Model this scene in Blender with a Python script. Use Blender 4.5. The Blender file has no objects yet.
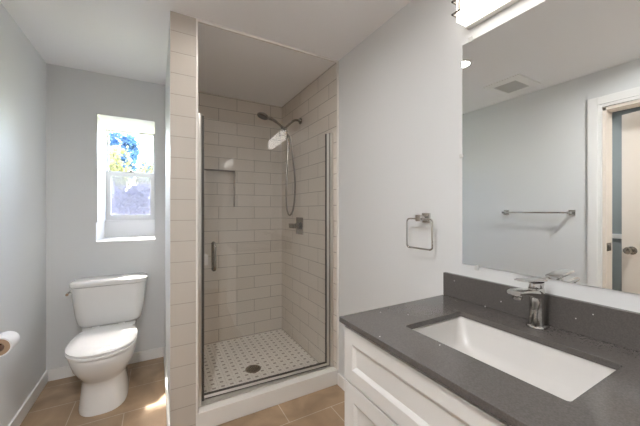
import bpy, bmesh, math, random
from mathutils import Vector, Matrix
random.seed(7)
C = bpy.context.scene.collection
S = bpy.context.scene
PI = math.pi

# ------------------------------------------------------------------ camera
TH = 0.5099
cd = bpy.data.cameras.new('camera'); cam = bpy.data.objects.new('camera', cd); C.objects.link(cam)
cam.location = (0, 0, 1.3075); cam.rotation_euler = (PI / 2, 0, -TH)
cd.sensor_width = 36; cd.lens = 36 * 292.03 / 640; cd.shift_y = -0.00334; cd.clip_start = 0.02
S.camera = cam

# ------------------------------------------------------------------ world, sun, exposure
SKY_STRENGTH = 5.9
SUN_STRENGTH = 24.0
LAMP = 3.8            # vanity light
DOWN = 105.0          # recessed downlight over the shower front, and the added fill by the rear wall
DOWN_FILL = 900.0     # added fill lights, out of view above the room and in the hall
S.view_settings.view_transform = 'Standard'; S.view_settings.look = 'None'
S.view_settings.exposure = 0.32; S.view_settings.gamma = 1.0; S.view_settings.use_curve_mapping = False
w = bpy.data.worlds.new('sky'); S.world = w; w.use_nodes = True
nt = w.node_tree
bg = nt.nodes['Background']
sky = nt.nodes.new('ShaderNodeTexSky'); sky.sky_type = 'NISHITA'; sky.sun_disc = False
sky.sun_elevation = math.radians(58); sky.sun_rotation = math.radians(-11); sky.dust_density = 2.2; sky.ozone_density = .8
nt.links.new(sky.outputs[0], bg.inputs[0]); bg.inputs[1].default_value = SKY_STRENGTH
sd = bpy.data.lights.new('sun', 'SUN'); sun = bpy.data.objects.new('sun', sd); C.objects.link(sun)
sd.energy = SUN_STRENGTH; sd.angle = math.radians(2.5); sd.color = (1, .96, .9)
sun.location = (-2, 8, 8)
sun.rotation_euler = Vector((0.14, -0.60, -1)).to_track_quat('-Z', 'Y').to_euler()
S.cycles.max_bounces = 12; S.cycles.diffuse_bounces = 7; S.cycles.glossy_bounces = 6; S.cycles.transparent_max_bounces = 16
S.cycles.sample_clamp_indirect = 6; S.cycles.caustics_reflective = True; S.cycles.caustics_refractive = False
S.cycles.blur_glossy = 0.1

# ------------------------------------------------------------------ materials
def s2l(c): return tuple(((v / 255) / 12.92 if v / 255 <= .04045 else ((v / 255 + .055) / 1.055) ** 2.4) for v in c) + (1,)
def mat(name, col, rough=.5, metal=0, coat=0, spec=.5, emit=None, estr=0):
    m = bpy.data.materials.new(name); m.use_nodes = True
    b = m.node_tree.nodes['Principled BSDF']
    b.inputs['Base Color'].default_value = s2l(col); b.inputs['Roughness'].default_value = rough
    b.inputs['Metallic'].default_value = metal; b.inputs['Coat Weight'].default_value = coat
    b.inputs['Specular IOR Level'].default_value = spec
    if emit: b.inputs['Emission Color'].default_value = s2l(emit); b.inputs['Emission Strength'].default_value = estr
    return m
def N(m, t, **kw):
    n = m.node_tree.nodes.new(t)
    for k, v in kw.items(): setattr(n, k, v)
    return n
def L(m, a, b): m.node_tree.links.new(a, b)
def bsdf(m): return m.node_tree.nodes['Principled BSDF']
def math_(m, op, a, b=None):
    n = N(m, 'ShaderNodeMath', operation=op)
    for i, v in enumerate((a, b)):
        if v is None: continue
        if isinstance(v, (int, float)): n.inputs[i].default_value = v
        else: L(m, v, n.inputs[i])
    return n.outputs[0]
def pos(m):
    g = N(m, 'ShaderNodeNewGeometry'); s = N(m, 'ShaderNodeSeparateXYZ'); L(m, g.outputs['Position'], s.inputs[0]); return g, s
def paint(name, col, rough=.55, bump=.04, scale=160):
    m = mat(name, col, rough); g = N(m, 'ShaderNodeNewGeometry'); n = N(m, 'ShaderNodeTexNoise'); n.inputs['Scale'].default_value = scale
    L(m, g.outputs['Position'], n.inputs['Vector']); b = N(m, 'ShaderNodeBump'); b.inputs['Strength'].default_value = bump; b.inputs['Distance'].default_value = .004
    L(m, n.outputs[0], b.inputs['Height']); L(m, b.outputs[0], bsdf(m).inputs['Normal']); return m
def brick(name, axes, off, w_, h_, c1, c2, mortar, msize, rough, bump=.35, vary=None, offset=.5):
    m = mat(name, c1, rough); g, s = pos(m); cb = N(m, 'ShaderNodeCombineXYZ')
    for i in (0, 1):
        L(m, math_(m, 'SUBTRACT', s.outputs[axes[i]], off[i]), cb.inputs[i])
    t = N(m, 'ShaderNodeTexBrick'); t.offset = offset; L(m, cb.outputs[0], t.inputs['Vector'])
    t.inputs['Scale'].default_value = 1; t.inputs['Brick Width'].default_value = w_; t.inputs['Row Height'].default_value = h_
    t.inputs['Mortar Size'].default_value = msize; t.inputs['Mortar Smooth'].default_value = .3; t.inputs['Bias'].default_value = 0
    t.inputs['Color1'].default_value = s2l(c1); t.inputs['Color2'].default_value = s2l(c2); t.inputs['Mortar'].default_value = s2l(mortar)
    col = t.outputs['Color']
    if vary:
        col = vary(m, g, col, t)
    L(m, col, bsdf(m).inputs['Base Color'])
    if bump:
        b = N(m, 'ShaderNodeBump'); b.inputs['Strength'].default_value = bump; b.inputs['Distance'].default_value = .003
        L(m, math_(m, 'SUBTRACT', 1., t.outputs['Fac']), b.inputs['Height']); L(m, b.outputs[0], bsdf(m).inputs['Normal'])
    r = math_(m, 'ADD', math_(m, 'MULTIPLY', t.outputs['Fac'], .5), rough); L(m, r, bsdf(m).inputs['Roughness'])
    return m
def glass(name, tint=(.95, .96, .955, 1), f0=.04):
    m = bpy.data.materials.new(name); m.use_nodes = True; t = m.node_tree; t.nodes.clear()
    o = N(m, 'ShaderNodeOutputMaterial'); mx = N(m, 'ShaderNodeMixShader'); tr = N(m, 'ShaderNodeBsdfTransparent'); gl = N(m, 'ShaderNodeBsdfGlossy')
    tr.inputs[0].default_value = tint; gl.inputs['Roughness'].default_value = 0; gl.inputs[0].default_value = (1, 1, 1, 1)
    lw = N(m, 'ShaderNodeLayerWeight'); lw.inputs[0].default_value = .5
    f = math_(m, 'ADD', math_(m, 'MULTIPLY', math_(m, 'POWER', lw.outputs['Facing'], 5.), 1 - f0), f0)
    L(m, f, mx.inputs[0]); L(m, tr.outputs[0], mx.inputs[1]); L(m, gl.outputs[0], mx.inputs[2]); L(m, mx.outputs[0], o.inputs[0])
    return m

M = {}
M['wall'] = paint('light grey wall paint', (219, 220, 220), .5)
M['ceiling'] = paint('ceiling paint', (238, 237, 238), .45, .08, 60)
M['trim'] = mat('white semi gloss trim', (236, 235, 233), .3)
TILE, TILE2, GROUT = (214, 207, 198), (210, 203, 193), (132, 125, 116)
M['tile_back'] = brick('tile back', (0, 2), (.53 + .177, .03), .354, .12, TILE, TILE2, GROUT, .0022, .03)
M['tile_side'] = brick('tile side', (1, 2), (1.986 + .177, .03), .354, .12, (220, 213, 204), (216, 209, 200), GROUT, .0022, .03)
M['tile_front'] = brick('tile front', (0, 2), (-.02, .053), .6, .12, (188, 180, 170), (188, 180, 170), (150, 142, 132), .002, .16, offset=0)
M['tile_plain'] = mat('white glazed curb tile', (228, 224, 218), .2)
def dots(m, g, col, t): return col
# mosaic of the shower floor: white field, grey dots
m = mat('mosaic', (205, 200, 192), .3); g, s = pos(m)
PX, PY = .0635, .061
fx = math_(m, 'FRACT', math_(m, 'DIVIDE', math_(m, 'ADD', s.outputs[0], 10.02), PX)); 
fy = math_(m, 'FRACT', math_(m, 'DIVIDE', math_(m, 'ADD', s.outputs[1], 10.01), PY))
ax = math_(m, 'ABSOLUTE', math_(m, 'SUBTRACT', fx, .5)); ay = math_(m, 'ABSOLUTE', math_(m, 'SUBTRACT', fy, .5))
dot = math_(m, 'MULTIPLY', math_(m, 'LESS_THAN', ax, .20), math_(m, 'LESS_THAN', ay, .17))
lin = math_(m, 'MAXIMUM', math_(m, 'LESS_THAN', math_(m, 'ABSOLUTE', math_(m, 'SUBTRACT', ax, .5)), .018), math_(m, 'LESS_THAN', math_(m, 'ABSOLUTE', math_(m, 'SUBTRACT', ay, .5)), .02))
mx = N(m, 'ShaderNodeMix', data_type='RGBA'); mx.inputs[6].default_value = s2l((240, 236, 230)); mx.inputs[7].default_value = s2l((208, 202, 194)); L(m, lin, mx.inputs[0])
mx2 = N(m, 'ShaderNodeMix', data_type='RGBA'); L(m, mx.outputs[2], mx2.inputs[6]); mx2.inputs[7].default_value = s2l((172, 164, 155)); L(m, dot, mx2.inputs[0])
L(m, mx2.outputs[2], bsdf(m).inputs['Base Color']); M['mosaic'] = m
# floor tiles
def stone(m, g, col, t):
    n = N(m, 'ShaderNodeTexNoise'); n.inputs['Scale'].default_value = 3.2; n.inputs['Detail'].default_value = 9; n.inputs['Distortion'].default_value = 1.0
    mp = N(m, 'ShaderNodeMapping'); mp.inputs['Scale'].default_value = (1.1, 1, 1); L(m, g.outputs['Position'], mp.inputs[0]); L(m, mp.outputs[0], n.inputs['Vector'])
    r = N(m, 'ShaderNodeValToRGB'); r.color_ramp.elements[0].position = .3; r.color_ramp.elements[1].position = .72
    r.color_ramp.elements[0].color = (.66, .65, .64, 1); r.color_ramp.elements[1].color = (1.2, 1.2, 1.2, 1); L(m, n.outputs[0], r.inputs[0])
    mx = N(m, 'ShaderNodeMix', data_type='RGBA', blend_type='MULTIPLY'); mx.inputs[0].default_value = 1; L(m, col, mx.inputs[6]); L(m, r.outputs[0], mx.inputs[7])
    return mx.outputs[2]
M['floor'] = brick('floor tile', (0, 1), (.716 + .3, 1.667), .6, .3, (168, 142, 114), (163, 138, 111), (202, 188, 170), .003, .35, .2, stone)
# countertop quartz
def quartz(name, base, spk):
    m = mat(name, base, .14); g = N(m, 'ShaderNodeNewGeometry')
    v = N(m, 'ShaderNodeTexVoronoi'); v.inputs['Scale'].default_value = 26; L(m, g.outputs['Position'], v.inputs['Vector'])
    sp = math_(m, 'LESS_THAN', v.outputs['Distance'], .05)
    sc = N(m, 'ShaderNodeSeparateColor'); L(m, v.outputs['Color'], sc.inputs[0]); sp = math_(m, 'MULTIPLY', sp, math_(m, 'GREATER_THAN', sc.outputs[0], .6))
    n = N(m, 'ShaderNodeTexNoise'); n.inputs['Scale'].default_value = 260; L(m, g.outputs['Position'], n.inputs['Vector'])
    r = N(m, 'ShaderNodeValToRGB'); a = s2l(base); r.color_ramp.elements[0].position = .35; r.color_ramp.elements[1].position = .7
    r.color_ramp.elements[0].color = tuple(x * .88 for x in a[:3]) + (1,); r.color_ramp.elements[1].color = tuple(x * 1.15 for x in a[:3]) + (1,); L(m, n.outputs[0], r.inputs[0])
    mx = N(m, 'ShaderNodeMix', data_type='RGBA'); L(m, sp, mx.inputs[0]); L(m, r.outputs[0], mx.inputs[6]); mx.inputs[7].default_value = s2l(spk)
    L(m, mx.outputs[2], bsdf(m).inputs['Base Color']); return m
M['quartz'] = quartz('charcoal quartz', (86, 82, 79), (225, 222, 218))
M['porcelain'] = mat('white porcelain', (227, 226, 224), .08, coat=.3)
M['seat'] = mat('white toilet seat plastic', (238, 237, 236), .18)
M['cabinet'] = mat('white painted cabinet', (212, 210, 207), .32)
M['chrome'] = mat('chrome', (205, 203, 200), .07, 1)
M['nickel'] = mat('brushed nickel', (150, 145, 138), .22, 1)
M['silver'] = mat('satin silver door frame', (222, 219, 214), .38, 1)
M['hose'] = mat('metal shower hose', (140, 135, 128), .3, 1)
M['rubber'] = mat('dark seal', (70, 66, 60), .5)
M['dark'] = mat('dark hole', (22, 20, 18), .6)
M['mirror'] = mat('mirror silver', (236, 238, 237), 0, 1)
M['clip'] = mat('clear plastic clip', (215, 215, 212), .15)
M['glass'] = glass('shower glass', (.985, .985, .98, 1), .04)
M['winglass'] = glass('window glass', (.97, .98, .98, 1))
M['vinyl'] = mat('off white vinyl window frame', (196, 196, 196), .35)
M['wintrim'] = mat('white window reveal paint', (206, 206, 207), .4)
M['basin'] = mat('white glazed basin', (192, 189, 185), .3)
M['paper'] = mat('toilet paper', (240, 239, 237), .9)
M['tan_ring'] = mat('tan roll inner ring', (176, 148, 122), .85)
M['door'] = mat('cream white door paint', (226, 216, 205), .35)
M['lamp'] = mat('lit frosted diffuser', (255, 250, 242), .4, emit=(255, 250, 243), estr=LAMP)
M['down'] = mat('lit downlight lens', (255, 250, 242), .4, emit=(255, 251, 247), estr=DOWN)
M['down_fill'] = mat('added fill light lens', (255, 250, 242), .4, emit=(253, 253, 254), estr=DOWN_FILL)  # emitter of the added fill lights
M['hall'] = paint('grey blue hall paint', (126, 132, 133), .6)
# insect screen
m = bpy.data.materials.new('insect screen mesh'); m.use_nodes = True; m.node_tree.nodes.clear()
o = N(m, 'ShaderNodeOutputMaterial'); mx = N(m, 'ShaderNodeMixShader'); tr = N(m, 'ShaderNodeBsdfTransparent'); df = N(m, 'ShaderNodeBsdfDiffuse'); df.inputs[0].default_value = s2l((150, 150, 165))
mx.inputs[0].default_value = .42; L(m, tr.outputs[0], mx.inputs[1]); L(m, df.outputs[0], mx.inputs[2]); L(m, mx.outputs[0], o.inputs[0]); M['screen'] = m
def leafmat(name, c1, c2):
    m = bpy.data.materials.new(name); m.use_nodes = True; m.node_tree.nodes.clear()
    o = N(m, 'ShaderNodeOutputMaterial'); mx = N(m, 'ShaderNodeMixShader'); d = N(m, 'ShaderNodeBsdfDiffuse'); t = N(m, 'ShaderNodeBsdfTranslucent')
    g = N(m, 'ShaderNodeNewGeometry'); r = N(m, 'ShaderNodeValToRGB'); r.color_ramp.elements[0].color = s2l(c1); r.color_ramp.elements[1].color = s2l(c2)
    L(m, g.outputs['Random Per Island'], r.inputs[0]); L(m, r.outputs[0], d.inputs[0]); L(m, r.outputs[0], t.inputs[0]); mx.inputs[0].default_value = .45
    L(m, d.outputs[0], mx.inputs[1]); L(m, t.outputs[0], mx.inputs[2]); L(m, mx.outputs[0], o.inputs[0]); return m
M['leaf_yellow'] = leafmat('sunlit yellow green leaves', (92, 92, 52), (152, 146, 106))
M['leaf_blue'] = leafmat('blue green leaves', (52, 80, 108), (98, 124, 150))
M['leaf_shade'] = leafmat('grey green leaves with shade tint', (56, 56, 68), (92, 90, 104))  # the shade tint is put into these leaf colours
M['bark'] = mat('tree bark', (96, 82, 70), .9)
M['ground'] = paint('dry hillside grass', (176, 172, 120), .95, .5, 20)

# ------------------------------------------------------------------ mesh helpers
def new(): return bmesh.new()
def add_box(bm, a, b, bev=0, seg=2):
    t = bmesh.new(); bmesh.ops.create_cube(t, size=1)
    for v in t.verts: v.co = Vector([(a[i] + b[i]) / 2 + v.co[i] * (b[i] - a[i]) for i in range(3)])
    if bev: bmesh.ops.bevel(t, geom=t.edges[:], offset=bev, segments=seg, affect='EDGES', profile=.5)
    merge(bm, t)
def merge(bm, t, mx=None):
    if mx is not None: bmesh.ops.transform(t, matrix=mx, verts=t.verts)
    me = bpy.data.meshes.new('tmp'); t.to_mesh(me); t.free(); bm.from_mesh(me); bpy.data.meshes.remove(me)
def add_cyl(bm, p0, p1, r0, r1=None, seg=24, bev=0):
    p0, p1 = Vector(p0), Vector(p1); r1 = r0 if r1 is None else r1
    t = bmesh.new(); d = p1 - p0
    bmesh.ops.create_cone(t, cap_ends=True, segments=seg, radius1=r0, radius2=r1, depth=d.length)
    if bev:
        es = [e for e in t.edges if len(e.link_faces) == 2 and any(len(f.verts) > 4 for f in e.link_faces)]
        bmesh.ops.bevel(t, geom=es, offset=bev, segments=2, affect='EDGES', profile=.5)
    merge(bm, t, Matrix.Translation((p0 + p1) / 2) @ d.to_track_quat('Z', 'Y').to_matrix().to_4x4())
def smooth_path(pts, n=6):
    P = [Vector(p) for p in pts]; out = []
    for i in range(len(P) - 1):
        a, b, c, d = P[max(i - 1, 0)], P[i], P[i + 1], P[min(i + 2, len(P) - 1)]
        for k in range(n):
            t = k / n
            out.append(.5 * ((2 * b) + (c - a) * t + (2 * a - 5 * b + 4 * c - d) * t * t + (3 * b - a - 3 * c + d) * t ** 3))
    out.append(P[-1]); return out
def add_tube(bm, pts, r, seg=12, closed=False):
    P = [Vector(p) for p in pts]; n = len(P); rings = []; up = None
    for i, p in enumerate(P):
        t = (P[(i + 1) % n] - P[i - 1]) if closed else (P[min(i + 1, n - 1)] - P[max(i - 1, 0)])
        t.normalize()
        if up is None: up = t.orthogonal().normalized()
        up = (up - t * up.dot(t)).normalized(); s_ = t.cross(up)
        rr = r[i] if isinstance(r, (list, tuple)) else r
        rings.append([bm.verts.new(p + (up * math.cos(2 * PI * k / seg) + s_ * math.sin(2 * PI * k / seg)) * rr) for k in range(seg)])
    for i in range(n if closed else n - 1):
        a, b = rings[i], rings[(i + 1) % n]
        for k in range(seg): bm.faces.new((a[k], a[(k + 1) % seg], b[(k + 1) % seg], b[k]))
    if not closed: bm.faces.new(rings[0][::-1]); bm.faces.new(rings[-1])
def add_loft(bm, rings, cap=True):
    R = [[bm.verts.new(p) for p in r] for r in rings]
    for a, b in zip(R, R[1:]):
        n = len(a)
        for k in range(n): bm.faces.new((a[k], a[(k + 1) % n], b[(k + 1) % n], b[k]))
    if cap: bm.faces.new(R[0][::-1]); bm.faces.new(R[-1])
def add_lathe(bm, prof, o=(0, 0, 0), axis=(0, 0, 1), seg=32):
    q = Vector(axis).to_track_quat('Z', 'Y'); o = Vector(o)
    add_loft(bm, [[o + q @ Vector((r * math.cos(2 * PI * k / seg), r * math.sin(2 * PI * k / seg), z)) for k in range(seg)] for r, z in prof])
def rrect(cx, cy, hx, hy, r, n=6):
    out = []
    for q, (sx, sy) in enumerate(((1, 1), (-1, 1), (-1, -1), (1, -1))):
        for k in range(n + 1):
            a = PI / 2 * (q + k / n)
            out.append((cx + sx * (hx - r) + r * math.cos(a), cy + sy * (hy - r) + r * math.sin(a)))
    return out
def obj(name, bm, m, parent=None, smooth=False, ang=35, origin=None):
    bmesh.ops.recalc_face_normals(bm, faces=bm.faces)
    if origin is not None: bmesh.ops.translate(bm, vec=-Vector(origin), verts=bm.verts)
    me = bpy.data.meshes.new(name); bm.to_mesh(me); bm.free()
    for x in (m if isinstance(m, (list, tuple)) else [m]): me.materials.append(x)
    if smooth:
        for p in me.polygons: p.use_smooth = True
        me.set_sharp_from_angle(angle=math.radians(ang))
    o = bpy.data.objects.new(name, me); C.objects.link(o)
    if origin is not None: o.location = origin
    if parent is not None:
        o.parent = parent
        root = parent
        off = Vector(parent.location) if parent.parent is None else Vector(parent.location) + Vector(parent.parent.location)
        o.location = Vector(o.location) - off
    return o
def struct(name, bm, m, parent=None, **k):
    o = obj(name, bm, m, parent, **k)
    if parent is None: o['kind'] = 'structure'
    return o
def tag(o, label, cat, group=None):
    o['label'] = label; o['category'] = cat
    if group: o['group'] = group
    return o
def thing(name, label, cat, loc, group=None):
    o = bpy.data.objects.new(name, None); C.objects.link(o); o.location = loc; o.empty_display_size = .05
    return tag(o, label, cat, group)
def sroot(name, loc):
    o = bpy.data.objects.new(name, None); C.objects.link(o); o.location = loc; o['kind'] = 'structure'; return o

# ------------------------------------------------------------------ room shell
XL, XR, YF, YB, H, YR = -.739, 1.1983, 1.856, 2.979, 2.44, -1.25
XP0, XP1 = .067, .212
XT = 1.190            # face of the shower tile on the right wall
DY0, DY1, DH = .14, .935, 2.13   # doorway in the left wall
bm = new(); add_box(bm, (XL - .115, YR - .1, -.1), (XR + .1, YB + .6, 0)); struct('floor', bm, M['floor'])
bm = new(); add_box(bm, (XL - .12, YR - .1, H), (XR + .1, YB + .6, H + .1)); struct('ceiling', bm, M['ceiling'])
bm = new(); add_box(bm, (XR, YR - .1, 0), (XR + .1, YB + .1, H)); struct('wall_right', bm, M['wall'])
bm = new(); add_box(bm, (XL - .115, YR - .1, 0), (XR, YR, H)); struct('wall_rear', bm, M['wall'])
bm = new()
add_box(bm, (XL - .115, YR, 0), (XL, DY0, H)); add_box(bm, (XL - .115, DY1, 0), (XL, YB + .5, H)); add_box(bm, (XL - .115, DY0, DH), (XL, DY1, H))
struct('wall_left', bm, M['wall'])
WX0, WX1, WZ0, WZ1, WD = -.432, -.012, 1.05, 2.107, .47
bm = new()
add_box(bm, (XL, YB, 0), (WX0, YB + WD + .05, H)); add_box(bm, (WX1, YB, 0), (.20, YB + WD + .05, H))
add_box(bm, (WX0, YB, 0), (WX1, YB + WD + .05, WZ0)); add_box(bm, (WX0, YB, WZ1), (WX1, YB + WD + .05, H))
struct('wall_back', bm, M['wall'])
# partition between the toilet and the shower: painted left face, tiled front and right faces
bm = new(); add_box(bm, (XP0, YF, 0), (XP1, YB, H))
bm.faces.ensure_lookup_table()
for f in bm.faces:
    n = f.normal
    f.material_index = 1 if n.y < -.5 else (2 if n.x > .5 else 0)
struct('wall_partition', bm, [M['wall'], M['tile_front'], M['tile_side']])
# tiled back wall of the shower with its niche
NX0, NX1, NZ0, NZ1 = .33, .69, 1.35, 1.71
bm = new(); a, b = YB, YB + .14
add_box(bm, (XP1, a, 0), (NX0, b, H)); add_box(bm, (NX1, a, 0), (XR, b, H)); add_box(bm, (NX0, a, 0), (NX1, b, NZ0)); add_box(bm, (NX0, a, NZ1), (NX1, b, H))
add_box(bm, (NX0 - .01, a + .085, NZ0 - .01), (NX1 + .01, b, NZ1 + .01))
struct('wall_shower_back', bm, M['tile_back'])
bm = new(); add_box(bm, (XT, YF + .008, .0), (XR, YB, H)); struct('wall_shower_right', bm, M['tile_side'])
bm = new(); add_box(bm, (XP1, YF + .14, .002), (XT, YB, .02)); struct('floor_shower', bm, M['mosaic'])
bm = new(); add_box(bm, (XP1, YF, 0), (XT, YF + .14, .11), .004); struct('trim_5', bm, M['tile_plain'])     # curb
for n, (a, b) in enumerate([((XP1 - .011, YF - .003, .0), (XP1 + .001, YF + .01, H)), ((XT - .004, YF - .002, .11), (XR, YF + .01, H)), ((XP1, YF - .002, H - .014), (XT, YF + .012, H))]):
    bm = new(); add_box(bm, a, b, .001); struct('trim_%d' % (n + 1), bm, M['tile_plain'])
# baseboards
BH, BT = .088, .013
def base(name, a, b):
    bm = new(); add_box(bm, a, b, .003); struct(name, bm, M['trim'])
base('baseboard_left', (XL, DY1 + .115, 0), (XL + BT, YB, BH))
base('baseboard_back', (XL + BT, YB - BT, 0), (XP0 - BT, YB, BH))
base('baseboard_partition', (XP0 - BT, YF, 0), (XP0, YB, BH))
base('baseboard_right', (XR - BT, .935, 0), (XR, YF - .003, BH))
base('baseboard_rear', (XL + BT, YR, 0), (XR, YR + BT, BH))
base('baseboard_left_rear', (XL, YR, 0), (XL + BT, DY0 - .115, BH))

# ------------------------------------------------------------------ window
win = sroot('window_1', (-.22, YB + WD, WZ0))
LZ = 1.2125
bm = new(); t = .008                                                   # proud liner of the deep reveal above the stool
add_box(bm, (WX0, YB - .004, LZ), (WX0 + t, YB + WD, WZ1)); add_box(bm, (WX0, YB - .004, WZ1 - t), (WX1, YB + WD, WZ1)); add_box(bm, (WX1 - .003, YB - .004, LZ), (WX1, YB + WD, WZ1))
obj('window_liner', bm, M['wintrim'], win)
bm = new(); add_box(bm, (WX0, YB + WD - .012, WZ0), (WX1, YB + WD + .04, LZ - .006)); add_box(bm, (WX0, YB + WD - .03, LZ - .006), (WX1, YB + WD + .04, LZ + .006), .002)
add_box(bm, (WX0, YB, WZ0 - .001), (WX1, YB + WD, WZ0 + .004))
obj('window_sill', bm, M['wintrim'], win)
def frame(bm, x0, x1, z0, z1, y0, y1, wl, wt, wb):
    add_box(bm, (x0, y0, z0), (x0 + wl, y1, z1)); add_box(bm, (x1 - wl, y0, z0), (x1, y1, z1))
    add_box(bm, (x0 + wl, y0, z1 - wt), (x1 - wl, y1, z1)); add_box(bm, (x0 + wl, y0, z0), (x1 - wl, y1, z0 + wb))
gy = YB + WD
bm = new(); frame(bm, WX0, WX1, LZ, WZ1, gy, gy + .05, .012, .012, .014); obj('window_frame', bm, M['vinyl'], win)
ZM = 1.69
bm = new(); frame(bm, WX0 + .012, WX1 - .012, ZM - .03, WZ1 - .012, gy + .026, gy + .046, .012, .012, .035); us = obj('upper_sash', bm, M['vinyl'], win)
bm = new(); add_box(bm, (WX0 + .022, gy + .034, ZM), (WX1 - .022, gy + .038, WZ1 - .022)); obj('pane', bm, M['winglass'], us)
bm = new(); frame(bm, WX0 + .012, WX1 - .012, LZ + .014, ZM, gy - .004, gy + .024, .034, .045, .04); ls = obj('lower_sash', bm, M['vinyl'], win)
bm = new(); add_box(bm, (WX0 + .044, gy + .008, LZ + .05), (WX1 - .044, gy + .012, ZM - .042)); obj('pane', bm, M['winglass'], ls)
bm = new(); add_box(bm, (-.25, gy - .002, ZM), (-.19, gy + .022, ZM + .012), .003); add_box(bm, (-.235, gy - .012, ZM + .008), (-.215, gy + .01, ZM + .016), .002); obj('sash_lock', bm, M['nickel'], win)
for x in (WX0 + .03, WX1 - .05):
    bm = new(); add_box(bm, (x, gy - .002, ZM), (x + .02, gy + .014, ZM + .008), .002); obj('tilt_latch', bm, M['rubber'], win)
bm = new(); add_box(bm, (WX0 + .02, gy + .051, LZ + .02), (WX1 - .02, gy + .052, ZM - .01)); obj('insect_screen', bm, M['screen'], win)

# ------------------------------------------------------------------ doorway on the left wall (seen in the mirror) and the hall behind
dr = sroot('door_1', (XL, (DY0 + DY1) / 2, 0))
bm = new(); cw = .095
def casing(bm, x0, x1, w0, w1):
    add_box(bm, (x0, DY1 + w0, 0), (x1, DY1 + w1, DH + w1), .002); add_box(bm, (x0, DY0 - w1, 0), (x1, DY0 - w0, DH + w1), .002); add_box(bm, (x0, DY0 - w0, DH + w0), (x1, DY1 + w0, DH + w1), .002)
casing(bm, XL, XL + .016, .006, cw); casing(bm, XL + .016, XL + .022, .03, cw - .03 + .022)
obj('casing', bm, M['trim'], dr)
bm = new(); j = .018
add_box(bm, (XL - .125, DY1 - j, 0), (XL + .002, DY1 + .004, DH)); add_box(bm, (XL - .125, DY0 - .004, 0), (XL + .002, DY0 + j, DH)); add_box(bm, (XL - .125, DY0, DH - j), (XL + .002, DY1, DH + .004))
obj('jamb', bm, M['door'], dr)
bm = new(); add_box(bm, (XL - .100, DY1 - j - .002, .985), (XL - .008, DY1 - j + .002, 1.05), .001); add_box(bm, (XL - .068, DY1 - j - .0045, 1.002), (XL - .040, DY1 - j - .001, 1.034), .001); obj('strike_plate', bm, M['nickel'], dr)
# leaf: hinged on the side nearer the camera, ajar into the hall
HX, HY, LW, LT, AL = XL - .118, DY0 + j + .003, .752, .035, math.radians(14)
def shaker_face(bm, o, U, V, Nn, w_, h_, rail, dep, slope):
    o, U, V, Nn = Vector(o), Vector(U), Vector(V), Vector(Nn)
    def ring(i, d): return [bm.verts.new(o + U * a + V * b - Nn * d) for a, b in ((i, i), (w_ - i, i), (w_ - i, h_ - i), (i, h_ - i))]
    rs = [ring(0, 0), ring(rail, 0), ring(rail + slope * .4, dep * .35), ring(rail + slope, dep)]
    for a, b in zip(rs, rs[1:]):
        for k in range(4): bm.faces.new((a[k], a[(k + 1) % 4], b[(k + 1) % 4], b[k]))
    bm.faces.new(rs[-1]); return rs[0]
def leafxf(b):
    bmesh.ops.transform(b, matrix=Matrix.Translation((HX, HY, 0)) @ Matrix.Rotation(AL, 4, 'Z'), verts=b.verts)
bm = new(); add_box(bm, (0, 0, .01), (LT, LW, DH - j - .004), .002)
for z0, z1 in ((.25, .92), (1.15, 1.95)):
    for y0, y1 in ((.11, .34), (.40, .63)):
        frame_b = bmesh.new(); add_box(frame_b, (LT, y0, z0), (LT + .005, y1, z1), .004); merge(bm, frame_b)
leafxf(bm); leaf = obj('door_leaf', bm, M['door'], dr)
bm = new(); add_lathe(bm, [(.001, 0), (.033, 0), (.033, .006), (.012, .012), (.011, .035), (.024, .042), (.029, .055), (.024, .068), (.001, .072)], (LT, LW - .068, .985), (1, 0, 0))
add_lathe(bm, [(.001, 0), (.033, 0), (.033, .006), (.012, .012), (.011, .035), (.024, .042), (.029, .055), (.024, .068), (.001, .072)], (0, LW - .068, .985), (-1, 0, 0))
leafxf(bm); obj('door_knob', bm, M['nickel'], leaf, smooth=True)
HX0, HX1, HY0, HY1 = -2.1, XL - .115, -.6, 2.2
bm = new(); add_box(bm, (HX0, HY0, -.1), (HX1, HY1, 0)); struct('floor_hall', bm, M['floor'])
bm = new(); add_box(bm, (HX0, HY0, H), (HX1 - .005, HY1, H + .1)); struct('ceiling_hall', bm, M['ceiling'])
bm = new(); add_box(bm, (HX0 - .1, HY0, 0), (HX0, HY1, H)); struct('wall_hall_far', bm, M['hall'])
bm = new(); add_box(bm, (HX0, HY1, 0), (HX1, HY1 + .1, H)); struct('wall_hall_side', bm, M['hall'])
bm = new(); add_box(bm, (HX0, HY0 - .1, 0), (HX1, HY0, H)); struct('wall_hall_near', bm, M['hall'])
bm = new(); add_box(bm, (HX0, HY0, 1.0), (HX0 + .02, HY1, 1.05), .003); struct('trim_hall_rail', bm, M['trim'])

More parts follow.
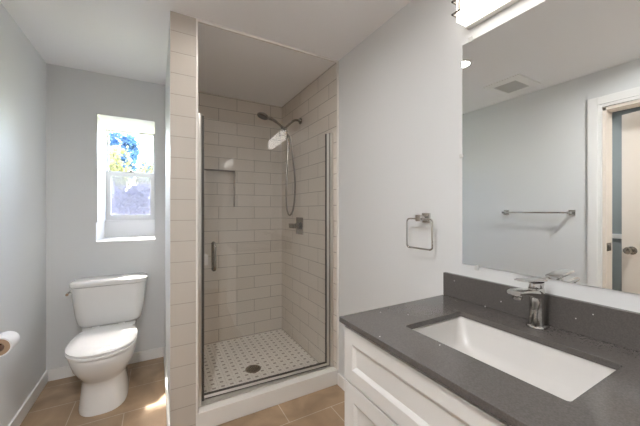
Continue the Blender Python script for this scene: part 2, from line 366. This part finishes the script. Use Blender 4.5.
# ------------------------------------------------------------------ toilet
TX = -.317
toilet = thing('toilet', 'white two-piece toilet with closed lid, standing under the window', 'toilet', (TX, 2.66, 0))
def egg(yf, yb, hw, z, n=40, yc=None, pf=2.15, pb=3.2):
    yc = yf + (yb - yf) * .46 if yc is None else yc; out = []
    for k in range(n):
        a = 2 * PI * k / n; c, s_ = math.cos(a), math.sin(a)
        p = pb if s_ > 0 else pf; e = 2 / p
        x = hw * math.copysign(abs(c) ** e, c); y = (yb - yc if s_ > 0 else yc - yf) * math.copysign(abs(s_) ** e, s_)
        out.append((TX + x, yc + y, z))
    return out
bm = new()
add_loft(bm, [egg(2.325, 2.80, .137, 0, pf=2.7), egg(2.325, 2.80, .137, .02, pf=2.7), egg(2.331, 2.79, .132, .05, pf=2.7), egg(2.340, 2.79, .127, .12, pf=2.6), egg(2.345, 2.79, .125, .19, pf=2.5),
    egg(2.330, 2.79, .132, .208, pf=2.3), egg(2.298, 2.80, .152, .24), egg(2.262, 2.81, .172, .285), egg(2.240, 2.82, .184, .33), egg(2.228, 2.83, .190, .365), egg(2.226, 2.84, .191, .384), egg(2.232, 2.835, .185, .391)])
obj('bowl', bm, M['porcelain'], toilet, smooth=True, ang=50)
bm = new()                                                            # deck carrying the tank, with the trapway bulge
add_loft(bm, [[(x, y, z) for x, y in rrect(TX, 2.835, hx, hy, .05)] for hx, hy, z in ((.10, .10, .16), (.125, .11, .26), (.165, .118, .34), (.172, .122, .395), (.168, .120, .417))])
obj('deck', bm, M['porcelain'], toilet, smooth=True, ang=50)
bm = new(); add_loft(bm, [egg(2.252, 2.70, .168, .3912), egg(2.252, 2.70, .168, .397), egg(2.219, 2.703, .193, .3980), egg(2.217, 2.703, .194, .409), egg(2.226, 2.70, .187, .414)]); obj('seat', bm, M['seat'], toilet, smooth=True, ang=40)
bm = new(); add_loft(bm, [egg(2.252, 2.71, .168, .4142), egg(2.252, 2.72, .168, .4192), egg(2.221, 2.722, .193, .4202), egg(2.219, 2.722, .194, .429), egg(2.236, 2.718, .183, .4395), egg(2.30, 2.69, .135, .445), egg(2.40, 2.62, .06, .447)]); obj('lid', bm, M['seat'], toilet, smooth=True, ang=40)
for sx in (-1, 1):
    bm = new(); add_cyl(bm, (TX + sx * .08 - .022, 2.728, .43), (TX + sx * .08 + .022, 2.728, .43), .012, bev=.003); obj('hinge', bm, M['seat'], toilet, smooth=True)
bm = new()
def tank(hx, y0, y1, z, r): return [(x, y, z) for x, y in rrect(TX, (y0 + y1) / 2, hx, (y1 - y0) / 2, r, 8)]
add_loft(bm, [tank(.168, 2.80, 2.945, .418, .05), tank(.194, 2.782, 2.955, .426, .06), tank(.208, 2.772, 2.960, .45, .062), tank(.221, 2.764, 2.962, .51, .064), tank(.232, 2.758, 2.965, .60, .066), tank(.239, 2.752, 2.967, .70, .068), tank(.241, 2.750, 2.967, .733, .068)])
obj('tank', bm, M['porcelain'], toilet, smooth=True, ang=50)
bm = new(); add_loft(bm, [tank(.238, 2.753, 2.967, .7345, .066), tank(.249, 2.741, 2.970, .738, .068), tank(.252, 2.738, 2.970, .754, .070), tank(.249, 2.741, 2.969, .768, .068), tank(.232, 2.755, 2.960, .776, .06), tank(.15, 2.80, 2.93, .779, .05)])
obj('tank_lid', bm, M['porcelain'], toilet, smooth=True, ang=50)
bm = new(); add_cyl(bm, (TX - .225, 2.82, .70), (TX - .250, 2.82, .70), .014, bev=.003); add_tube(bm, smooth_path([(TX - .246, 2.82, .70), (TX - .256, 2.80, .698), (TX - .257, 2.785, .695), (TX - .256, 2.768, .692)]), [.008] * 18 + [.010], 10)
obj('flush_lever', bm, M['chrome'], toilet, smooth=True)

# ------------------------------------------------------------------ toilet paper
ox, oy, oz = -.672, 2.006, .653
hold = thing('toilet_paper_holder', 'chrome toilet paper holder on the left wall', 'toilet paper holder', (XL, oy - .03, oz))
bm = new(); add_box(bm, (XL, oy - .055, oz - .025), (XL + .012, oy - .005, oz + .025), .003); add_cyl(bm, (XL + .01, oy - .03, oz), (ox + .012, oy - .03, oz), .008); obj('post', bm, M['chrome'], hold, smooth=True)
bm = new(); add_cyl(bm, (ox, oy - .038, oz), (ox, oy + .108, oz), .0075, bev=.002); obj('rod', bm, M['chrome'], hold, smooth=True)
roll = thing('toilet_paper_roll', 'white toilet paper roll with a tan end on the left wall holder', 'toilet paper', (ox, oy, oz - .012))
zc = oz - .0125
def ann(y0, y1, r0, r1, seg=40):
    b = new(); v = [[b.verts.new((ox + r * math.cos(2 * PI * k / seg), y, zc + r * math.sin(2 * PI * k / seg))) for k in range(seg)] for y, r in ((y0, r0), (y0, r1), (y1, r1), (y1, r0))]
    for i in range(4):
        for k in range(seg): b.faces.new((v[i][k], v[i][(k + 1) % seg], v[(i + 1) % 4][(k + 1) % seg], v[(i + 1) % 4][k]))
    return b
obj('paper', ann(oy, oy + .1, .0405, .046), M['paper'], roll, smooth=True)
obj('tan_ring', ann(oy - .0005, oy + .1005, .0205, .0402), M['tan_ring'], roll, smooth=True)  # tan ring between the hole and the white paper

# ------------------------------------------------------------------ shower door
SY = YF + .072
door = thing('shower_door', 'clear glass shower door with silver frame and looped pull handle', 'shower door', (XT, SY, .11))
bm = new(); add_box(bm, (XP1 + .0015, SY - .022, .112), (XP1 + .028, SY + .022, 1.905), .009, 3); obj('frame_post', bm, M['silver'], door, smooth=True)
bm = new(); add_box(bm, (XP1 + .026, SY - .008, .135), (XP1 + .044, SY + .012, 1.895), .002); obj('seal_strip', bm, M['rubber'], door)
bm = new(); add_box(bm, (XT - .030, SY - .018, .112), (XT - .0015, SY + .018, 1.905), .003); obj('frame_post', bm, M['silver'], door)
bm = new(); add_box(bm, (XT - .058, SY - .010, .128), (XT - .033, SY + .014, 1.902), .003); obj('hinge_rail', bm, M['silver'], door)
for a, b in (((XT - .0335, SY - .013, .125), (XT - .0295, SY + .012, 1.902)), ((XT - .0625, SY - .008, .146), (XT - .0575, SY + .008, 1.896))):
    bm = new(); add_box(bm, a, b); obj('seal_strip', bm, M['rubber'], door)
bm = new(); add_box(bm, (XP1 + .028, SY - .020, .1115), (XT - .030, SY + .020, .120), .002); obj('sill_track', bm, M['silver'], door)
GA = math.radians(2.5)
GL = XT - .055 - (XP1 + .042)
def gx(b): bmesh.ops.transform(b, matrix=Matrix.Translation((XT - .055, SY, 0)) @ Matrix.Rotation(-GA, 4, 'Z'), verts=b.verts); return b
bm = new(); add_box(bm, (-GL, -.003, .138), (0, .003, 1.895)); pane = obj('glass_pane', gx(bm), M['glass'], door)
bm = new(); add_box(bm, (-GL, -.008, .126), (0, .008, .146), .002); obj('bottom_rail', gx(bm), M['silver'], door)
bm = new(); add_box(bm, (-GL, -.0085, .146), (0, .0085, .151)); obj('seal_strip', gx(bm), M['rubber'], door)
bm = new(); add_box(bm, (-GL, -.0075, .1205), (0, .0075, .126)); obj('seal_strip', gx(bm), M['rubber'], door)
hx = -GL + .064
bm = new()
for sy in (-1, 1):
    pts = [(hx, sy * .004, .935), (hx, sy * .030, .935), (hx, sy * .045, .948), (hx, sy * .048, .975), (hx, sy * .048, 1.05), (hx, sy * .045, 1.084), (hx, sy * .030, 1.097), (hx, sy * .004, 1.097)]
    add_tube(bm, smooth_path(pts, 4), .0095, 14)
    for z in (.935, 1.097): add_cyl(bm, (hx, sy * .003, z), (hx, sy * .009, z), .014)
obj('pull_handle', gx(bm), M['nickel'], door, smooth=True)
bm = new(); add_box(bm, (-GL - .02, -.012, .965), (-GL + .03, .012, 1.03), .003); obj('latch_plate', gx(bm), M['silver'], door)

# ------------------------------------------------------------------ shower fittings
Y0 = 2.505
sh = thing('hand_shower', 'chrome hand shower on a bent wall arm with looping metal hose', 'shower head', (XT, Y0, 2.155))
bm = new(); add_lathe(bm, [(.001, 0), (.030, 0), (.030, .004), (.022, .012), (.011, .016), (.001, .017)], (XT - .0005, Y0, 2.157), (-1, 0, 0))
obj('flange', bm, M['nickel'], sh, smooth=True)
bm = new(); add_tube(bm, smooth_path([(XT - .012, Y0, 2.157), (1.15, Y0, 2.160), (1.115, Y0, 2.150), (1.085, Y0, 2.122), (1.05, Y0, 2.088), (1.025, Y0, 2.062)]), .0105, 14); obj('arm', bm, M['nickel'], sh, smooth=True)
bm = new(); add_cyl(bm, (1.035, Y0, 2.075), (1.008, Y0, 2.038), .017, bev=.004); add_cyl(bm, (1.04, Y0 - .02, 2.05), (.99, Y0 - .02, 2.066), .014, .016, bev=.003); add_cyl(bm, (1.02, Y0 + .005, 2.058), (1.02, Y0 - .03, 2.058), .012); obj('bracket', bm, M['nickel'], sh, smooth=True)
hy = Y0 - .02
bm = new(); add_tube(bm, smooth_path([(1.045, hy, 2.030), (1.01, hy, 2.058), (.97, hy, 2.088), (.93, hy, 2.112), (.90, hy, 2.124), (.87, hy, 2.132)]), [.010] * 8 + [.011] * 8 + [.013] * 8 + [.015] * 7, 14)
obj('hand_piece', bm, M['nickel'], sh, smooth=True)
nrm = Vector((-.30, -.02, -.95)).normalized()
bm = new(); add_lathe(bm, [(.001, -.024), (.025, -.022), (.046, -.010), (.052, .0), (.052, .008), (.047, .012), (.001, .013)], (.815, hy, 2.142), nrm); hd = obj('spray_head', bm, M['nickel'], sh, smooth=True)
bm = new(); add_lathe(bm, [(.040, .0), (.040, .002), (.001, .002)], Vector((.815, hy, 2.142)) + nrm * .0132, nrm); obj('spray_face', bm, M['rubber'], hd, smooth=True)
bm = new(); add_tube(bm, smooth_path([(1.045, hy, 2.030), (1.053, hy, 1.98), (1.050, hy, 1.85), (1.041, hy, 1.65), (1.036, hy, 1.45), (1.048, hy + .01, 1.32), (1.078, hy + .015, 1.268), (1.110, hy + .015, 1.32), (1.126, hy + .01, 1.46), (1.118, hy, 1.65), (1.098, hy, 1.82), (1.070, hy, 1.98), (1.022, hy + .01, 2.045)], 8), .0082, 10)
obj('hose', bm, M['hose'], sh, smooth=True)
vy, vz = 2.52, 1.165
va = thing('shower_valve', 'chrome square shower valve trim with lever on the right tiled wall', 'shower valve', (XT, vy, vz))
bm = new(); add_box(bm, (XT - .008, vy - .075, vz - .08), (XT - .0005, vy + .075, vz + .08), .004); obj('trim_plate', bm, M['nickel'], va)
bm = new(); add_cyl(bm, (XT - .006, vy, vz), (XT - .055, vy, vz), .026, .024, bev=.003); add_cyl(bm, (XT - .02, vy, vz), (XT - .03, vy, vz), .034, bev=.002); obj('stem', bm, M['nickel'], va, smooth=True)
bm = new(); add_box(bm, (XT - .080, vy - .022, vz - .022), (XT - .052, vy + .085, vz + .022), .006); obj('lever_handle', bm, M['nickel'], va, smooth=True)
dr_ = thing('shower_drain', 'round metal drain in the mosaic shower floor', 'drain', (.685, 2.34, .02))
bm = new(); add_lathe(bm, [(.001, 0), (.062, 0), (.062, .003), (.052, .004), (.051, .0015), (.001, .0015)], (.685, 2.34, .0202)); obj('ring', bm, M['nickel'], dr_, smooth=True)
bm = new()
for i in range(-4, 5):
    for k in range(-4, 5):
        if i * i + k * k <= 17: add_box(bm, (.685 + i * .011 - .0037, 2.34 + k * .011 - .0037, .0215), (.685 + i * .011 + .0037, 2.34 + k * .011 + .0037, .0224))
obj('strainer_holes', bm, M['dark'], dr_)

# ------------------------------------------------------------------ vanity
CX0, CX1, CY0, CY1, CZ = .595, XR, .10, .918, .9133
van = thing('vanity_cabinet', 'white panelled vanity cabinet under the dark countertop', 'cabinet', (.9, .51, 0))
vx, vy0, vy1, vt = .628, CY0 + .012, CY1 - .014, CZ - .0205
bm = new()
for a, b in (((vx, vy0, .10), (XR - .014, vy0 + .018, vt)), ((vx, vy1 - .018, .10), (XR - .014, vy1, vt)), ((vx, vy0 + .018, .10), (XR - .014, vy1 - .018, .118)), ((XR - .026, vy0 + .018, .118), (XR - .014, vy1 - .018, vt)),
             ((vx, vy0 + .018, vt - .02), (vx + .05, vy1 - .018, vt)), ((vx, vy0 + .018, .672), (vx + .018, vy1 - .018, .70)), ((vx + .06, vy0 + .01, 0), (XR - .014, vy1 - .01, .10))): add_box(bm, a, b)
obj('carcass', bm, M['cabinet'], van)
def front(name, y0, y1, z0, z1, rail=.05):
    b = new(); r = shaker_face(b, (vx - .019, y1, z0), (0, -1, 0), (0, 0, 1), (-1, 0, 0), y1 - y0, z1 - z0, rail, .009, .014)
    back = [b.verts.new(Vector((vx - .0005, v.co.y, v.co.z))) for v in r]
    for k in range(4): b.faces.new((r[k], r[(k + 1) % 4], back[(k + 1) % 4], back[k]))
    b.faces.new(back); return obj(name, b, M['cabinet'], van)
front('drawer', vy0 + .002, vy1 - .002, .690, vt - .014, .048)
mid = (vy0 + vy1) / 2
front('door', mid + .002, vy1 - .002, .115, .682, .055); front('door', vy0 + .002, mid - .002, .115, .682, .055)

SX0, SX1, SY0, SY1 = .744, 1.042, .274, .733
bm = new(); n0 = rrect((SX0 + SX1) / 2, (SY0 + SY1) / 2, (SX1 - SX0) / 2, (SY1 - SY0) / 2, .010, 4)
def ring_edges(b, pts, z):
    vs = [b.verts.new((x, y, z)) for x, y in pts]; return [b.edges.new((vs[i], vs[(i + 1) % len(vs)])) for i in range(len(vs))]
es = ring_edges(bm, [(CX0, CY0), (CX1, CY0), (CX1, CY1), (CX0, CY1)], CZ) + ring_edges(bm, n0, CZ)
bmesh.ops.triangle_fill(bm, use_beauty=True, edges=es)
ext = bmesh.ops.extrude_face_region(bm, geom=bm.faces[:]); bmesh.ops.translate(bm, vec=(0, 0, -.02), verts=[v for v in ext['geom'] if isinstance(v, bmesh.types.BMVert)])
top = tag(obj('countertop', bm, M['quartz'], origin=(.9, .51, CZ - .02)), 'charcoal speckled quartz countertop on the white vanity', 'countertop')
bv = top.modifiers.new('edge', 'BEVEL'); bv.width = .002; bv.segments = 2; bv.limit_method = 'ANGLE'; bv.angle_limit = 1.0
bm = new(); add_box(bm, (XR - .02, CY0, CZ + .0003), (XR - .0003, CY1, 1.018), .0015); tag(obj('backsplash', bm, M['quartz'], origin=(XR - .01, .51, CZ)), 'low charcoal quartz backsplash along the wall behind the faucet', 'backsplash')

sink = thing('sink', 'white rectangular undermount sink set in the dark countertop', 'sink', ((SX0 + SX1) / 2, (SY0 + SY1) / 2, CZ - .17))
cx, cy = (SX0 + SX1) / 2, (SY0 + SY1) / 2; hx_, hy_ = (SX1 - SX0) / 2, (SY1 - SY0) / 2
def sr(g, z, r, ox_=0): return [(x, y, z) for x, y in rrect(cx + ox_, cy, hx_ + g, hy_ + g, r, 6)]
zt = CZ - .0203
bm = new()
add_loft(bm, [sr(.022, zt, .03), sr(.006, zt, .022), sr(.004, zt - .004, .022), sr(-.004, zt - .03, .03), sr(-.016, zt - .085, .045), sr(-.04, zt - .112, .06), sr(-.08, zt - .120, .06), sr(-.12, zt - .124, .03)][::1], cap=False)
vs = list(bm.verts)[-28:]; bm.faces.new(vs)
o = obj('basin', bm, M['basin'], sink, smooth=True, ang=60)
sm = o.modifiers.new('thick', 'SOLIDIFY'); sm.thickness = .008; sm.offset = -1
bm = new(); add_lathe(bm, [(.001, .004), (.018, .004), (.022, .002), (.022, -.004), (.001, -.004)], (cx, cy, zt - .122)); obj('drain', bm, M['chrome'], sink, smooth=True)

# faucet
fx, fy = 1.125, .506
fau = thing('faucet', 'chrome single-lever faucet on the countertop behind the sink', 'faucet', (fx, fy, CZ))
bm = new(); add_lathe(bm, [(.001, .0003), (.030, .0003), (.0305, .003), (.029, .008), (.024, .011), (.001, .011)], (fx, fy, CZ)); obj('base_flange', bm, M['chrome'], fau, smooth=True)
bm = new()
def oval(x, z, rx, ry, tilt, n=28, p=2.0):
    c, s_ = math.cos(tilt), math.sin(tilt); out = []
    for k in range(n):
        a = 2 * PI * k / n; ux = rx * math.copysign(abs(math.cos(a)) ** (2 / p), math.cos(a)); uy = ry * math.copysign(abs(math.sin(a)) ** (2 / p), math.sin(a))
        out.append((fx + x + ux * c, fy + uy, CZ + z + ux * s_))
    return out
add_loft(bm, [oval(0, .010, .024, .024, 0), oval(.000, .03, .0215, .022, .0), oval(.002, .06, .021, .021, .05), oval(.004, .085, .022, .021, .1), oval(.002, .108, .026, .022, .15), oval(-.004, .128, .030, .0225, .15), oval(-.006, .136, .027, .020, .12)])
obj('body', bm, M['chrome'], fau, smooth=True, ang=60)
bm = new()
def sec(x, z, hw, hh, n=24, p=3.2):
    return [(fx + x, fy + hw * math.copysign(abs(math.cos(2 * PI * k / n)) ** (2 / p), math.cos(2 * PI * k / n)), CZ + z + hh * math.copysign(abs(math.sin(2 * PI * k / n)) ** (2 / p), math.sin(2 * PI * k / n))) for k in range(n)]
add_loft(bm, [sec(.012, .112, .019, .018), sec(-.02, .117, .0205, .016), sec(-.05, .124, .021, .0125), sec(-.09, .131, .022, .010), sec(-.130, .135, .0225, .009), sec(-.143, .1355, .020, .007)])
add_cyl(bm, (fx - .118, fy, CZ + .130), (fx - .118, fy, CZ + .112), .017, .0145, bev=.002)
obj('spout', bm, M['chrome'], fau, smooth=True, ang=50)
bm = new()
add_loft(bm, [oval(-.002, .138, .024, .020, .1), oval(-.001, .148, .026, .021, .1), oval(0, .154, .025, .021, .12)])
add_loft(bm, [sec(.030, .158, .020, .003), sec(.02, .159, .024, .0055), sec(-.03, .164, .0245, .005), sec(-.08, .168, .024, .0045), sec(-.098, .169, .022, .003)])
obj('lever_handle', bm, M['chrome'], fau, smooth=True, ang=50)

# ------------------------------------------------------------------ mirror, light and wall fittings
MY0, MY1, MZ0, MZ1 = .13, .830, 1.070, 2.048
mir = thing('mirror', 'frameless rectangular mirror on the wall above the backsplash', 'mirror', (XR, .48, MZ0))
bm = new(); add_box(bm, (XR - .006, MY0, MZ0), (XR - .0005, MY1, MZ1), .0015, 1); obj('mirror_glass', bm, M['mirror'], mir)
for y, z in ((.791, MZ1), (.20, MZ1), (.762, MZ0), (.20, MZ0)):
    bm = new(); s_ = 1 if z == MZ1 else -1
    a, b = sorted((z - s_ * .006, z + s_ * .016)); add_box(bm, (XR - .010, y - .008, a), (XR - .0004, y + .008, b), .002); add_cyl(bm, (XR - .012, y, z + s_ * .009), (XR - .009, y, z + s_ * .009), .0035); obj('clip', bm, M['clip'], mir, smooth=True)
bm = new(); add_box(bm, (XR - .010, MY1 - .006, 1.545), (XR - .0004, MY1 + .012, 1.561), .002); obj('clip', bm, M['clip'], mir, smooth=True)

LY0, LY1, LZ0, LZ1 = .24, .800, 2.106, 2.212
vl = thing('vanity_light', 'lit rectangular vanity light bar with chrome brackets above the mirror', 'wall light', (XR, .51, 2.144))
bm = new(); add_box(bm, (XR - .030, LY0 - .01, LZ0 - .004), (XR - .0005, LY1 + .003, LZ1 + .012), .002); obj('backplate', bm, M['silver'], vl)
bm = new(); add_box(bm, (1.110, LY0, LZ0), (XR - .032, LY1, LZ1), .005, 3); obj('diffuser', bm, M['lamp'], vl)
for y, s_ in ((LY1, 1), (LY0, -1)):
    bm = new(); y0 = y - s_ * .020; y1 = y + s_ * .012; zm, zh = 2.172, .027
    loop = [(1.102, y0, zm + zh), (1.102, y1, zm + zh), (1.145, y1, zm + zh), (1.145, y1, zm - zh), (1.102, y1, zm - zh), (1.102, y0, zm - zh)]
    for a, b in zip(loop, loop[1:] + loop[:1]):
        add_box(bm, tuple(min(p, q) - .0035 for p, q in zip(a, b)), tuple(max(p, q) + .0035 for p, q in zip(a, b)), .001)
    obj('bracket', bm, M['nickel'], vl)

ty, tz = 1.03, 1.272
tr_ = thing('towel_ring', 'chrome square towel ring on the grey wall left of the mirror', 'towel ring', (XR, ty, tz))
bm = new(); add_box(bm, (XR - .010, ty - .024, tz - .024), (XR - .0004, ty + .024, tz + .024), .002); add_box(bm, (XR - .062, ty - .009, tz - .009), (XR - .009, ty + .009, tz + .009), .002); add_box(bm, (XR - .066, ty - .016, tz - .016), (XR - .046, ty + .016, tz + .016), .002); obj('mount', bm, M['chrome'], tr_)
bm = new(); pts = [(XR - .056, y, z) for y, z in rrect(ty, tz - .078, .080, .074, .016, 5)]
add_tube(bm, pts, .0045, 10, closed=True); obj('ring', bm, M['chrome'], tr_, smooth=True)

tb = thing('towel_bar', 'chrome towel bar on the left wall, seen in the mirror', 'towel bar', (XL, 1.405, 1.292))
for y in (1.135, 1.675):
    bm = new(); add_box(bm, (XL + .0004, y - .024, 1.268), (XL + .010, y + .024, 1.316), .002); add_box(bm, (XL + .008, y - .011, 1.281), (XL + .072, y + .011, 1.303), .002); obj('post', bm, M['chrome'], tb)
bm = new(); add_box(bm, (XL + .054, 1.140, 1.285), (XL + .068, 1.670, 1.299), .002); obj('bar', bm, M['chrome'], tb)

ve = thing('ceiling_vent', 'white square ceiling exhaust fan grille, seen in the mirror', 'vent', (-.41, 1.455, H))
bm = new(); vx0, vx1, vy_0, vy_1 = -.59, -.225, 1.30, 1.61
def frustum_frame(bm):
    rs = []
    for g, z in ((0, H - .0005), (.002, H - .008), (.055, H - .018), (.062, H - .018), (.066, H - .008)):
        rs.append([bm.verts.new(p) for p in ((vx0 + g, vy_0 + g, z), (vx1 - g, vy_0 + g, z), (vx1 - g, vy_1 - g, z), (vx0 + g, vy_1 - g, z))])
    for a, b in zip(rs, rs[1:]):
        for k in range(4): bm.faces.new((a[k], a[(k + 1) % 4], b[(k + 1) % 4], b[k]))
    bm.faces.new(rs[0]); bm.faces.new(rs[-1])
frustum_frame(bm); obj('cover', bm, M['trim'], ve)
bm = new()
for i in range(13):
    y = vy_0 + .072 + i * (.31 - .144) / 12; add_box(bm, (vx0 + .064, y - .0035, H - .017), (vx1 - .064, y + .0035, H - .010))
obj('grille_slats', bm, mat('grey grille', (205, 203, 200), .5), ve)

def downlight(x, y, label, m='down'):  # builds the real downlight and the added fill lights
    d = thing('downlight_or_fill', label, 'ceiling light', (x, y, H), 'recessed downlights')
    bm = new(); add_lathe(bm, [(.072, -.0005), (.076, -.004), (.056, -.010), (.052, -.006), (.052, -.0005)], (x, y, H)); obj('trim_ring', bm, M['trim'], d, smooth=True)
    bm = new(); add_lathe(bm, [(.001, -.005), (.051, -.005), (.051, -.001), (.001, -.001)], (x, y, H)); obj('lens', bm, M[m], d, smooth=True)
downlight(.33, 1.43, 'round lit recessed ceiling downlight, seen at the mirror edge')
downlight(-.20, .30, 'added round fill light on the ceiling, out of view, nearer the left wall', 'down_fill')  # unseen source added to brighten the toilet alcove and left wall
downlight(.10, -.90, 'added round fill light on the ceiling behind the camera, nearer the rear wall', 'down')  # second unseen source, added to lift the room brightness

downlight(-1.45, .9, 'added unseen fill light on the hall ceiling beyond the ajar door', 'down_fill')  # added so the hall in the door gap is not too dark

# ------------------------------------------------------------------ outside
bm = new()
xs = [-9 + i * 1.0 for i in range(19)]; ys = [YB + .6 + i * .9 for i in range(30)]
def gz(x, y): return min(0.25 * max(0, y - 8), 2.5) + .08 * math.sin(x * 1.3 + y)
gv = [[bm.verts.new((x, y, -.15 + gz(x, y))) for x in xs] for y in ys]
for i in range(len(ys) - 1):
    for k in range(len(xs) - 1): bm.faces.new((gv[i][k], gv[i][k + 1], gv[i + 1][k + 1], gv[i + 1][k]))
g_ = struct('ground', bm, M['ground'], smooth=True, ang=180)
def shrub(name, label, cat, x, y, z0, rx, ry, z1, z2, m, n, size, group, trunk=True):
    t = thing(name, label, cat, (x, y, z0), group)
    bm = new()
    lumps = [(random.uniform(-.55, .55) * rx, random.uniform(-.5, .5) * ry, random.uniform(.25, .8), random.uniform(.35, .55)) for _ in range(14)]
    for _ in range(n):
        lx, ly, lz, lr = random.choice(lumps); d = Vector((random.gauss(0, 1), random.gauss(0, 1), random.gauss(0, 1))).normalized() * random.uniform(.6, 1)
        p = Vector((x + lx + d.x * rx * lr, y + ly + d.y * ry * lr, z1 + (z2 - z1) * (lz + d.z * lr * .55)))
        if p.z < z0: p.z = z0 + random.random() * .2
        u = Vector((random.gauss(0, 1), random.gauss(0, 1), random.gauss(0, 1))).normalized(); v = u.orthogonal().normalized(); s_ = size * random.uniform(.6, 1.3)
        bm.faces.new([bm.verts.new(p + q) for q in (u * s_, v * s_ * .5, -u * s_, -v * s_ * .5)])
    me = bpy.data.meshes.new('foliage'); bm.to_mesh(me); bm.free(); me.materials.append(M[m])
    f = bpy.data.objects.new('foliage', me); C.objects.link(f); f.parent = t; f.location = (-x, -y, -z0)
    bm = new(); zt_ = z1 + (z2 - z1) * .5
    add_tube(bm, smooth_path([(x, y, z0 - .05), (x + .03 * rx, y, z0 + (zt_ - z0) * .5), (x - .05 * rx, y, zt_)]), .05 if z2 > 2.5 else .025, 8)
    for k in range(3): add_tube(bm, [(x, y, z0 + (zt_ - z0) * .6), (x + (k - 1) * rx * .4, y + .1 * (k - 1), zt_ + (z2 - z1) * .15)], .02, 6)
    obj('trunk', bm, M['bark'], t)
shrub('shrub', 'shrub with shade put into its grey-green leaf colour, behind the insect screen of the lower sash', 'shrub', -.45, 6.6, -.2, 1.15, .6, .1, 1.84, 'leaf_shade', 15000, .06, None)
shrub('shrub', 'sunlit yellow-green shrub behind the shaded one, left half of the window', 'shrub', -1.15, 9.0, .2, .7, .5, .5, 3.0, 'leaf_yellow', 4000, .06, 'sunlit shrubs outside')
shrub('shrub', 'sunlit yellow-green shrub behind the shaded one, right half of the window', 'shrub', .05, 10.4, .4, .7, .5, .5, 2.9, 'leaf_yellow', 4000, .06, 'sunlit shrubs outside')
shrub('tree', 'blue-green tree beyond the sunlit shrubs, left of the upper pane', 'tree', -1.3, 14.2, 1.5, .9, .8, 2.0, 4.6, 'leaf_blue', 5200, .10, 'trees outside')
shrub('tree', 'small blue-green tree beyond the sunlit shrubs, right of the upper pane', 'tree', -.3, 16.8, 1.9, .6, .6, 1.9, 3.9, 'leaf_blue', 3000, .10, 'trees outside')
